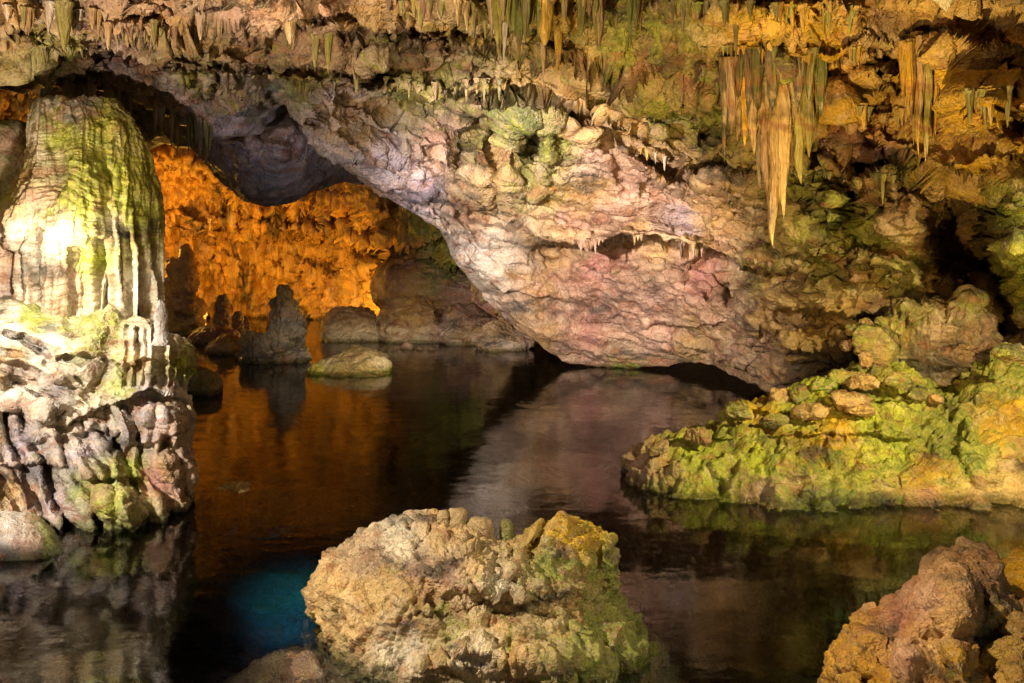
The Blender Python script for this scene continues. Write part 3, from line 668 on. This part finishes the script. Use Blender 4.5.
# --- things in the middle and far water
tag(star_rock('boulder', [(310,369),(318,360),(338,353),(364,349),(380,345),(387,351),(389,366),(390,385),(350,400),(312,390)], (350,370), pl(18.9,-.03,0,370), .5, .9,
    [(330,362,'pale',.25),(370,358,'pale',.3),(384,368,'lime',.5),(320,372,'lime',.5)], M_far, [('fbm', .14, 1.2), ('ridge', .10, 2), ('fbm', .05, 6)], nu=220, nv=120, flat=.9, cuts=6, cutd=(.6,.9)),
    'pale yellowish boulder standing alone in the middle of the lake', 'boulder')
tag(star_rock('stalagmite', [(240,380),(238,348),(241,336),(256,331),(268,334),(273,318),(275,294),(281,287),(289,291),(296,312),(301,332),(302,348),(307,360),(306,380),(270,390)], (279,350), pl(20.9,0,0), .55, .6,
    [(283,295,'slate',.2),(290,320,'grey',.15),(255,350,'grey',.2),(250,340,'tan',.1),(290,350,'grey',.3)], M_far, [('fbm', .20, .9), ('ridge', .22, 1.8), ('flute', .10, 3), ('fbm', .08, 5)], nu=240, nv=120),
    'grey stalagmite with a block at its left foot, standing in the orange reflection', 'stalagmite')
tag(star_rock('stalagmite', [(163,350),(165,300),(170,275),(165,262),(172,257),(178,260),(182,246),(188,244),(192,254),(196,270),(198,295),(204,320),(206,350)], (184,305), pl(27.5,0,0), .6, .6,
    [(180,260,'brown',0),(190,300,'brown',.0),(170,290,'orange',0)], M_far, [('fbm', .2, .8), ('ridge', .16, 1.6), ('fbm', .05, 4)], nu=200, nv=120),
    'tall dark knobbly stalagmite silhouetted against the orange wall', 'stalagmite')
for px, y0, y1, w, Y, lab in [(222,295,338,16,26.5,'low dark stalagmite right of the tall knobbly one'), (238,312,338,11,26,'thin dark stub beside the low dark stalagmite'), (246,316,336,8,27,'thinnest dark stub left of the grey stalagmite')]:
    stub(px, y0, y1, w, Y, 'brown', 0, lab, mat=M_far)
tag(star_rock('boulder', [(186,345),(196,330),(222,326),(240,334),(238,352),(214,360),(190,358)], (214,343), pl(25.2,0,0), .9, .9,
    [(200,335,'umber',0),(230,340,'rose',0)], M_far, [('fbm', .2, .8), ('ridge', .14, 1.6)], nu=160, nv=90), 'low red-brown shoal of rock at the foot of the dark stalagmites', 'boulder')
tag(star_rock('boulder', [(205,352),(215,340),(232,333),(241,345),(240,362),(224,372),(208,366)], (224,352), pl(22.6,0,0), .6, .6,
    [(230,340,'orange',0),(215,352,'brown',.1)], M_far, [('fbm', .14, 1.), ('ridge', .10, 2)], nu=140, nv=90), 'wedge of orange-lit rock leaning beside the grey stalagmite', 'boulder')
tag(star_rock('boulder', [(186,384),(192,374),(206,370),(218,376),(221,392),(218,412),(192,415)], (204,394), pl(16.3,0,0), .5, .5,
    [(200,378,'olive',.3),(212,390,'brown',.3)], M_far, [('fbm', .1, 1.3), ('ridge', .07, 2.5)], nu=140, nv=90), 'small dark rock poking from the water beside the left pedestal', 'boulder')
slabs = [([(326,350),(328,322),(340,308),(356,304),(368,306),(376,324),(384,336),(384,356)], (355,332), 26.0, 'brown', 'leftmost brown slab of the low shore below the orange wall'),
         ([(374,312),(388,301),(408,297),(430,301),(443,308),(441,356),(386,356),(380,332)], (412,330), 25.6, 'tan', 'broad tan slab between two dark cracks on the far shore'),
         ([(446,308),(466,305),(484,310),(500,326),(498,356),(446,356)], (470,332), 25.2, 'brown', 'sloping brown slab right of the broad tan one on the far shore'),
         ([(486,322),(505,320),(520,332),(532,345),(528,360),(486,360)], (506,342), 24.0, 'tan', 'lowest rounded slab of the far shore under the pink wall')]
for out, c, Y, colr, lab in slabs:
    tag(star_rock('shore_slab', out, c, pl(Y,-.02,0,330), .7, 1.8, [(c[0],c[1]-15,colr,.1),(c[0],c[1]+8,'pale',.05),(c[0]+15,c[1]-20,'umber',0)], M_far,
        [('fbm', .35, .5), ('ridge', .2, 1.2), ('strata', .25, .9), ('fbm', .06, 4)], nu=220, nv=120, flat=.42, cuts=7, cutd=(.6,.9)), lab, 'rock slab', 'slabs along the far shore')
tag(star_rock('shore_slab', [(372,300),(380,270),(400,262),(440,268),(480,282),(505,300),(515,322),(440,318),(380,312)], (440,292), pl(27.2,0,0), 1.0, 1.5, [(400,280,'brown',.2),(440,275,'dgreen',.4),(470,290,'umber',.1),(495,310,'rose',0)], M_far,
    [('fbm', .3, .5), ('strata', .2, .8), ('ridge', .1, 1.4)], nu=240, nv=130, flat=.6), 'shadowy stepped brown rock above the slabs of the far shore', 'rock slab', 'slabs along the far shore')
for px, py, w, Y, n in [(407,350,16,23.4,'largest'), (420,351,9,23.2,'second'), (431,352,10,23.1,'third'), (443,353,7,23,'smallest')]:
    tag(star_rock('pebble', [(px-w*.5,py),(px-w*.3,py-w*.35),(px,py-w*.5),(px+w*.35,py-w*.3),(px+w*.5,py),(px+w*.2,py+w*.5),(px-w*.3,py+w*.5)], (px,py), pl(Y,0,0), .15, .15, [(px,py,'pink',0)], M_far, [('fbm', .05, 3)], nu=40, nv=24),
        n+' of the pinkish stones at the water edge below the tan slab', 'stone', 'stones at the far water edge')
# submerged ledges
so = star_rock('submerged_rock', [(186,492),(192,476),(220,471),(262,474),(292,482),(300,496),(240,505)], (240,490), pl(9.9,-.02,0,490), .7, .6, [(200,480,'tan',0),(280,485,'tan',0)], M_mid, ROCK, nu=160, nv=90)
so.location.z -= .19
tag(so, 'flat orange-tinted shelf just under the water right of the left pedestal', 'rock')

# --- loose blocks heaped on the ledge
dg = bpy.context.evaluated_depsgraph_get
def bvh(o):
    n = len(o.data.vertices); co = np.zeros(n*3, np.float32); o.data.vertices.foreach_get('co', co); co = co.reshape(-1, 3)+np.array(o.location)
    return BVHTree.FromPolygons(co.tolist(), [tuple(p.vertices) for p in o.data.polygons])
B_led = bvh(led); B_wall = bvh(wall); B_rear = bvh(rear); B_back = bvh(rearw)
EYE = Vector((0, 0, H))
def hit(px, py, trees):
    d = Vector(((px-CX)/F, 1, -(py-HY)/F)).normalized(); best = None
    for t in trees:
        loc, nrm, i, dist = t.ray_cast(EYE, d)
        if loc is not None and (best is None or dist < best[1]): best = (loc, dist)
    return best[0] if best else None

def block(px, py, w, h, Y, col, moss, label, seed, group='rubble blocks heaped on the ledge'):
    r = np.random.RandomState(seed); n = 9; pts = []
    for k in range(n):
        a = -math.pi+2*math.pi*k/n+r.uniform(-.2, .2); q = (abs(math.cos(a))**4+abs(math.sin(a))**4)**-.25*r.uniform(.82, 1.08)
        pts.append((px+w*.5*q*math.cos(a), py+h*.5*q*math.sin(a)))
    o = star_rock('rock_block', pts, (px, py), pl(Y, 0, 0), w*.5/F*Y, w*.5/F*Y, [(px-w*.2, py-h*.3, col, moss), (px+w*.3, py+h*.3, col, moss*.5)], M_mid,
        [('fbm', .07, 2.2), ('ridge', .05, 4.5), ('fbm', .02, 14)], nu=120, nv=70, flat=.5, cuts=16)
    return tag(o, label, 'rock', group)
blocks = [(876,346,46,44,10.7,'olive',.55,'largest upright block of the heap, split by a vertical crack, at its top'), (852,330,12,14,11,'olive',.5,'small block perched left above the largest block'),
    (866,324,12,11,10.9,'olive',.6,'green-tipped stone above the left part of the largest block'), (882,322,14,12,10.9,'olive',.6,'green stone on the crown of the largest block'), (898,328,16,16,10.8,'olive',.6,'rounded green stone at the upper right of the heap'),
    (864,360,14,24,10.3,'tan',.35,'narrow golden block against the left side of the largest block'), (846,346,16,12,10.8,'brown',.3,'brown stone wedged left of the golden block'), (800,395,24,36,10.1,'olive',.5,'tall pale-green block at the left end of the heap'),
    (778,398,22,26,10.2,'tan',.35,'squat golden block left of the tall pale-green block'), (822,385,28,14,10.1,'green',.6,'flat mossy stone between the tall pale-green block and the largest one'), (842,376,40,12,10.2,'olive',.6,'long flat olive slab below the brown stone'),
    (866,382,36,14,9.9,'tan',.35,'long golden slab below the narrow golden block'), (900,382,30,16,9.8,'olive',.5,'wedge of yellow rock right of the long golden slab'), (918,392,26,12,9.8,'olive',.6,'yellow slab at the right end of the heap'), (935,398,18,9,9.8,'tan',.1,'pinkish slab beyond the right end of the heap'),
    (850,402,50,18,9.6,'tan',.35,'broad golden slab in the middle row of the heap'), (812,412,40,14,9.6,'tan',.3,'broad tan slab below the tall pale-green block'), (860,410,34,12,9.5,'tan',.3,'smooth golden stone below the broad golden slab'), (772,420,30,16,9.6,'olive',.5,'yellow-green stone at the left foot of the heap'),
    (738,414,30,18,9.8,'olive',.6,'mossy stone where the ledge steps up on the left'), (700,436,36,14,9.5,'tan',.35,'low golden stone on the left shoulder of the ledge'), (660,448,30,16,9.4,'tan',.3,'tan stone near the left tip of the ledge'), (1010,352,34,24,9.4,'olive',.55,'green hump at the right edge above the ledge')]
for k, bk in enumerate(blocks): block(*(bk[:4]+(bk[4]+.35,)+bk[5:]), seed=60+k)

# ================================================================== STALACTITES
drips = 0
def drip(name, px, y0, ln, w, trees, colr, moss, label, group, seed, push=.25, mat=None, flat=1., root=None, tip=.12, ragged=.18):
    """a hanging stone at the rock hit through (px, y0); ln, w in pixels there"""
    global drips
    p = root or hit(px, y0, trees)
    if p is None: return None
    k = p.y/F; L = ln*k; R = w*.5*k
    r = np.random.RandomState(seed)
    big = ln > 55; nu, nv = (48, 100) if big else (18, 26)
    t = np.linspace(0, 1, nv)[:, None]; th = np.linspace(0, 2*math.pi, nu, endpoint=False)[None]
    prof = (1-t)**r.uniform(.4, 1.1)*(1-tip)+tip*(1-t**(6 if tip > .3 else 3))
    X3 = np.stack([np.cos(th)*2.0+0*t, np.sin(th)*2.0+0*t, t*L*3.0+seed*3.7+0*th], -1)
    prof = prof*(1-.10*sm(t, 0, .1)*0)+.35*np.exp(-(t/.08)**2)
    rad = R*prof*(1+ragged*3.2*fbm(X3, 4, .6))
    off = fbm(np.stack([t*L*1.2+seed, 0*t, 0*t], -1), 2)*R*.8
    X = off+rad*np.cos(th); Yy = rad*np.sin(th)*flat; Z = -L*t+L*.10+0*th
    P = np.stack([X, Yy, Z], -1)
    C = np.zeros(P.shape[:2]+(4,)); base = np.array(PAL[colr] if isinstance(colr, str) else colr)
    C[..., :3] = (base*.85+.15*np.array(PAL['tan']))*r.uniform(.7, 1.2); C[..., 3] = np.clip(moss*.6+r.uniform(-.15, .15), 0, 1)
    o = mesh_from_grid(name, P, C, mat or M_drip, True, True)
    o.location = (p.x, p.y-push*R, p.z); drips += 1
    return tag(o, label, 'stalactite', group)

def fringe(curve, n, ln, w, colr, moss, label, group, seed, trees=None, **kw):
    r = np.random.RandomState(seed); xs = np.array([c[0] for c in curve], float); ys = np.array([c[1] for c in curve], float)
    cc = r.uniform(xs[0], xs[-1], max(2, n//3)); px = np.sort(np.clip(np.where(r.rand(n) < .65, cc[r.randint(len(cc), size=n)]+r.normal(size=n)*6, r.uniform(xs[0], xs[-1], n)), xs[0], xs[-1]))
    for k in range(n):
        x = px[k]; y = np.interp(x, xs, ys)+r.uniform(-2, 2)
        cl = colr if not isinstance(colr, list) else colr[r.randint(len(colr))]
        drip('stalactite', x, y, (ln[0]*.7+(ln[1]*1.15-ln[0]*.7)*r.rand()**1.8), r.uniform(*w), trees or [B_wall], cl, moss, label, group, seed*97+k, **kw)

def solo(px, y0, ln, w, colr, moss, label, seed, **kw):
    return drip('stalactite', px, y0, ln, w, kw.pop('trees', [B_wall]), colr, moss, label, 'large stalactites of the roof', seed, **kw)

solo(547, 4, 48, 15, 'gold', .2, 'squared golden-yellow stalactite at the top centre of the roof', 1, tip=.75, push=.3)
solo(557, 20, 62, 12, 'gold', .4, 'long pointed golden stalactite just right of the squared one', 2, push=.3)
solo(543, 38, 46, 8, 'tan', .2, 'thin tan stalactite hanging below the squared golden one', 3, push=.3)
solo(520, 0, 66, 17, 'dgreen', .7, 'broad dark green stalactite left of the squared golden one', 4, push=.3)
solo(498, 0, 66, 12, 'olive', .5, 'olive stalactite left of the broad dark green one', 5, push=.3)
solo(505, 25, 48, 7, 'pale', .2, 'slender pale-tipped stalactite below the olive one', 6, push=.3)
solo(473, 0, 44, 10, 'olive', .5, 'olive stalactite with a blunt tip left of the roof centre', 7, push=.3)
solo(598, 0, 52, 14, 'tan', .2, 'pale tan stalactite with a square end right of the golden ones', 8, tip=.5, push=.3)
solo(582, 2, 40, 10, 'olive', .8, 'mossy stalactite between the golden and the pale tan ones', 9, push=.3)
solo(634, 0, 34, 12, 'green', .8, 'green stalactite right of the pale tan one', 10, push=.3)
solo(736, 28, 36, 5, 'olive', .6, 'isolated thin olive stalactite hanging in front of the dark recess', 11, push=.3)
solo(64, 8, 48, 17, 'olive', .7, 'mossy green stalactite at the top left', 12, push=.3)
solo(50, 6, 34, 10, 'white', .3, 'white streaked stalactite left of the mossy green one', 13, push=.3)
solo(108, 26, 28, 8, 'tan', .2, 'short blunt tan stalactite under the pink roof lobe', 14, push=.3, tip=.4)
solo(155, 24, 32, 8, 'olive', .4, 'forked-looking olive stalactite under the pink roof lobe', 15, push=.3)
solo(200, 16, 28, 9, 'pale', .0, 'pale pointed stalactite under the middle of the pink roof lobe', 16, push=.3)
solo(291, 22, 26, 14, 'tan', .1, 'tan wedge stalactite at the right end of the pink roof lobe', 17, push=.3)
solo(330, 34, 46, 10, 'olive', .5, 'long olive stalactite right of the tan wedge', 18, push=.3)
solo(316, 38, 34, 9, 'olive', .5, 'middle-sized olive stalactite right of the tan wedge', 19, push=.3)
solo(944, 0, 14, 18, 'pale', .0, 'stubby pale stalactite at the top right of the roof', 20, push=.3)
# the great hanging cluster
Yg = hit(770, 52, [B_wall]).y+.25
cl = bpy.data.objects.new('stalactite_cluster', None); COL.objects.link(cl); cl.location = W(770, 66, Yg).tolist()
tag(cl, 'great hanging cluster with one very long golden stalactite amid dark green ones', 'stalactite cluster')
dc = bpy.data.objects.new('stalactite_drapery', None); COL.objects.link(dc)
tag(dc, 'ochre drapery of narrow fused stalactites hanging at the upper right', 'stalactite drapery')
def child(o, par):
    if 'category' in o: del o['category']
    if 'group' in o: del o['group']
    o.location = o.location-par.location; o.parent = par
def rootat(px, py, Y): return Vector(((px-CX)/F*Y, Y, H-(py-HY)/F*Y))
CL = [(775,70,198,14,'tan',.05,'longest ochre stalactite of the cluster',.5),(767,70,150,10,'brown',.05,'',.5),(783,70,168,11,'tan',.1,'',.5),(791,66,118,9,'brown',.1,'',.4),(800,66,134,14,'olive',.15,'mossy yellow-green stalactite of the cluster',.45),
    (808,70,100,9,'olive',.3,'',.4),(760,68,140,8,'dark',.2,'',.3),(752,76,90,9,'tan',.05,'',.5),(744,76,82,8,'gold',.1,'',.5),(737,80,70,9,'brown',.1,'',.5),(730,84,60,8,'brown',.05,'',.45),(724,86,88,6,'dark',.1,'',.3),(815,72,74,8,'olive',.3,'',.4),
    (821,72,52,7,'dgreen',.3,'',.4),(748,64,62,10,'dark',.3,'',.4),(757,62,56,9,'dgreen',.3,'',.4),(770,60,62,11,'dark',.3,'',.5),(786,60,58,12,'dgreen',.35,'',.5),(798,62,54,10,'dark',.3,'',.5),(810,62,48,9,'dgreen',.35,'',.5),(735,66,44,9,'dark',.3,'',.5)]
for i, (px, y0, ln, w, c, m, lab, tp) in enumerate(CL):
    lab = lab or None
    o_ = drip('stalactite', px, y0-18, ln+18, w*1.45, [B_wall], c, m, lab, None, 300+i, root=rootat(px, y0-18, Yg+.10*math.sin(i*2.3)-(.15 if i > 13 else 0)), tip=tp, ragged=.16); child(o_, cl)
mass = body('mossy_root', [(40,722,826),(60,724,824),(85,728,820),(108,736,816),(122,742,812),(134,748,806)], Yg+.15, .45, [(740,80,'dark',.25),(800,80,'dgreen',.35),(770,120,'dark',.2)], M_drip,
    [('flute', .16, 5), ('flute', .08, 12), ('fbm', .12, 3)], nu=220, nv=90)
mass.parent = cl; mass.location = -cl.location
# the yellow drapery at the right
Yd = hit(930, 46, [B_wall]).y+.2; dc.location = W(930, 66, Yd).tolist()
for i in range(22):
    px = 903+i*2.7; ln = [48,58,62,72,98,112,92,84,110,104,80,98,88,62,70,74,50,60,52,56,44,36][i]
    o_ = drip('stalactite', px, 50, ln+14, 9, [B_wall], ['gold','tan','gold','brown','olive'][i % 5], .1, None, None, 400+i, root=rootat(px, 48+3*math.sin(i), Yd+.08*math.sin(i*1.9)), tip=.3); child(o_, dc)
mass = body('ochre_root', [(36,900,966),(60,902,962),(90,908,956),(112,914,946)], Yd+.15, .4, [(930,60,'olive',.5),(930,100,'gold',.1),(950,80,'rose',.1)], M_drip,
    [('flute', .14, 5), ('flute', .07, 12), ('fbm', .10, 3)], nu=160, nv=80)
mass.parent = dc; mass.location = -dc.location

fringe([(480,-2),(640,-2)], 26, (26,52), (7,12), ['olive','green','tan','olive'], .6, 'olive stalactite in the dense roof fringe at the top centre', 'roof fringe at the top centre', 21, push=.25)
fringe([(380,0),(480,4)], 16, (18,34), (6,10), ['olive','umber','tan'], .4, 'short stalactite of the roof fringe left of the top centre', 'roof fringe left of the top centre', 22, push=.25)
fringe([(640,2),(860,8)], 34, (14,34), (5,9), ['olive','gold','green'], .5, 'small stalactite of the yellow-green roof fringe at the top right', 'roof fringe at the top right', 23, push=.25)
fringe([(690,48),(860,50)], 22, (8,18), (4,6), ['gold','olive'], .4, 'tiny ochre stalactite on the second roof step at the right', 'second roof step at the right', 24)
fringe([(0,8),(110,14)], 14, (14,30), (6,9), ['tan','pale','olive'], .35, 'small stalactite of the top left roof fringe', 'top left roof fringe', 25, push=.25)
fringe([(90,26),(200,32),(260,30),(340,24)], 22, (8,22), (5,8), ['tan','olive','brown'], .3, 'little stalactite under the edge of the pink roof lobe', 'edge of the pink roof lobe', 26)
fringe([(60,82),(100,86),(140,98),(180,116),(214,128)], 34, (22,42), (5,8), ['dgreen','slate','olive'], .4, 'dark stalactite hanging between the mossy dome and the pale rib', 'dark curtain behind the flowstone column', 27, push=-.3)
fringe([(340,74),(420,84),(500,80)], 20, (8,20), (5,7), ['olive','tan'], .5, 'short mossy stalactite above the diagonal rib', 'mossy fringe above the diagonal rib', 29)
fringe([(545,236),(600,241),(640,234),(700,247),(770,263)], 34, (5,17), (3,5), ['tan','pink','brown'], .1, 'tiny pale stalactite along the lip of the pink wall', 'lip of the pink wall', 30)
fringe([(640,148),(668,160)], 7, (8,14), (3,4.5), ['pale','gold'], .1, 'tiny pale stalactite at the end of the arch above the pink wall', 'end of the arch', 31)
fringe([(838,104),(905,112)], 16, (14,30), (5,8), ['gold','gold','olive'], .2, 'golden stalactite of the short fringe left of the ochre drapery', 'golden fringe', 32)
fringe([(960,92),(1024,88)], 16, (18,44), (6,10), ['gold','olive'], .4, 'ochre stalactite of the fringe at the right edge', 'ochre fringe at the right edge', 33)
fringe([(820,172),(900,178)], 10, (10,28), (5,8), ['olive','dgreen'], .5, 'dark olive stalactite over the small hollow on the right', 'hollow on the right', 34)
print('stalactites', drips)

# ================================================================== LIGHT
w = bpy.data.worlds.new('World'); scene.world = w; w.use_nodes = True
bg = w.node_tree.nodes['Background']; sky = w.node_tree.nodes.new('ShaderNodeTexSky'); sky.sky_type = 'NISHITA'; sky.sun_disc = False
sky.sun_elevation = math.radians(12); sky.sun_rotation = math.radians(180)
w.node_tree.links.new(sky.outputs[0], bg.inputs[0]); bg.inputs[1].default_value = .035

def lamp(name, loc, target, energy, colr, angle=None, size=.12, blend=.6):
    ld = bpy.data.lights.new(name, 'SPOT' if angle else 'POINT'); ld.energy = energy; ld.color = colr; ld.shadow_soft_size = size
    if angle: ld.spot_size = math.radians(angle); ld.spot_blend = blend
    o = bpy.data.objects.new(name, ld); COL.objects.link(o); o.location = loc
    if target is not None: o.rotation_euler = (Vector(target)-Vector(loc)).to_track_quat('-Z', 'Y').to_euler()
    return o
def wp(px, py, Y): return tuple(W(px, py, Y).tolist())
# floodlights of the show cave and added fill spots, some floating in open air
lamp('column_floodlight', wp(32, 246, 9.2), None, 85, (1,.88,.66), None, .05)
lamp('column_floodlight', wp(84, 268, 9.25), None, 24, (1,.88,.66), None, .05)
lamp('pedestal_floodlight', (-5.6, 4.0, 3.4), wp(70, 430, 9), 2300, (1,.90,.80), 40, .10, .8)
lamp('chamber_floodlight', wp(214, 333, 28.6), None, 700, (1,.47,.06), None, .2)
lamp('chamber_floodlight', wp(346, 328, 28.2), None, 300, (1,.47,.06), None, .2)
lamp('chamber_floodlight', wp(140, 250, 28.6), None, 360, (1,.50,.07), None, .2)
lamp('wall_floodlight', (-2.2, 5.0, 3.4), wp(580, 275, 17), 9800, (1,.85,.80), 44, .10, 1)
lamp('rib_floodlight', wp(250, 470, 11.5), wp(400, 170, 15), 330, (.92,.84,1), 80, .12)
lamp('shore_fill', (.5, 5.0, 3.6), wp(365, 345, 20), 5200, (1,.82,.52), 18, .10, 1)  # unseen spot added to brighten the mid-lake boulder and far slabs
lamp('ledge_floodlight', (5.4, 4.8, 4.0), wp(860, 450, 10), 1950, (1,.84,.42), 64, .08)
lamp('drapery_floodlight', (1.6, 5.6, .9), wp(880, 100, 10), 950, (1,.70,.24), 80, .08)
lamp('boulder_spot', (-3.3, 3.9, 3.3), wp(490, 600, 6), 1150, (1,.88,.66), 44, .04)
lamp('boulder_spot', (3.2, 4.2, 3.2), wp(570, 600, 6), 300, (1,.93,.62), 40, .04)  # extra spot added as warm fill on the boulder's right side
lamp('corner_fill', (.3, 3.6, 3.3), wp(960, 620, 5), 420, (1,.74,.42), 46, .04)  # added fill, lifts the otherwise dark corner rock
lamp('roof_floodlight', (-3.6, 3.4, 1.6), wp(230, 10, 8.0), 1250, (1,.76,.52), 62, .08)
lamp('roof_floodlight', (-.8, 3.6, 1.4), wp(560, 30, 8.5), 640, (1,.76,.42), 70, .08)
lamp('shelf_fill', (-.6, 5.5, 3.2), wp(245, 485, 9.9), 300, (1,.66,.36), 16, .06, 1)  # narrow amber spot added to bring out the submerged shelf
lamp('underwater_light', (-2.35, 11.2, -.5), (-2.4, 11.3, -3.0), 1900, (.03,.40,.55), 95, .1, 1)

# ================================================================== CAMERA
cam = bpy.data.cameras.new('camera'); co = bpy.data.objects.new('camera', cam); COL.objects.link(co)
co.location = (0, 0, H); co.rotation_euler = (math.radians(90), 0, 0)
cam.sensor_width = 36; cam.lens = 36*F/1024; cam.shift_y = -(341.5-HY)/1024; cam.clip_end = 500
scene.camera = co
scene.view_settings.view_transform = 'Standard'; scene.view_settings.look = 'None'; scene.view_settings.exposure = .36
scene.cycles.max_bounces = 4; scene.cycles.diffuse_bounces = 2; scene.cycles.glossy_bounces = 2; scene.cycles.transparent_max_bounces = 8; scene.cycles.sample_clamp_indirect = 4
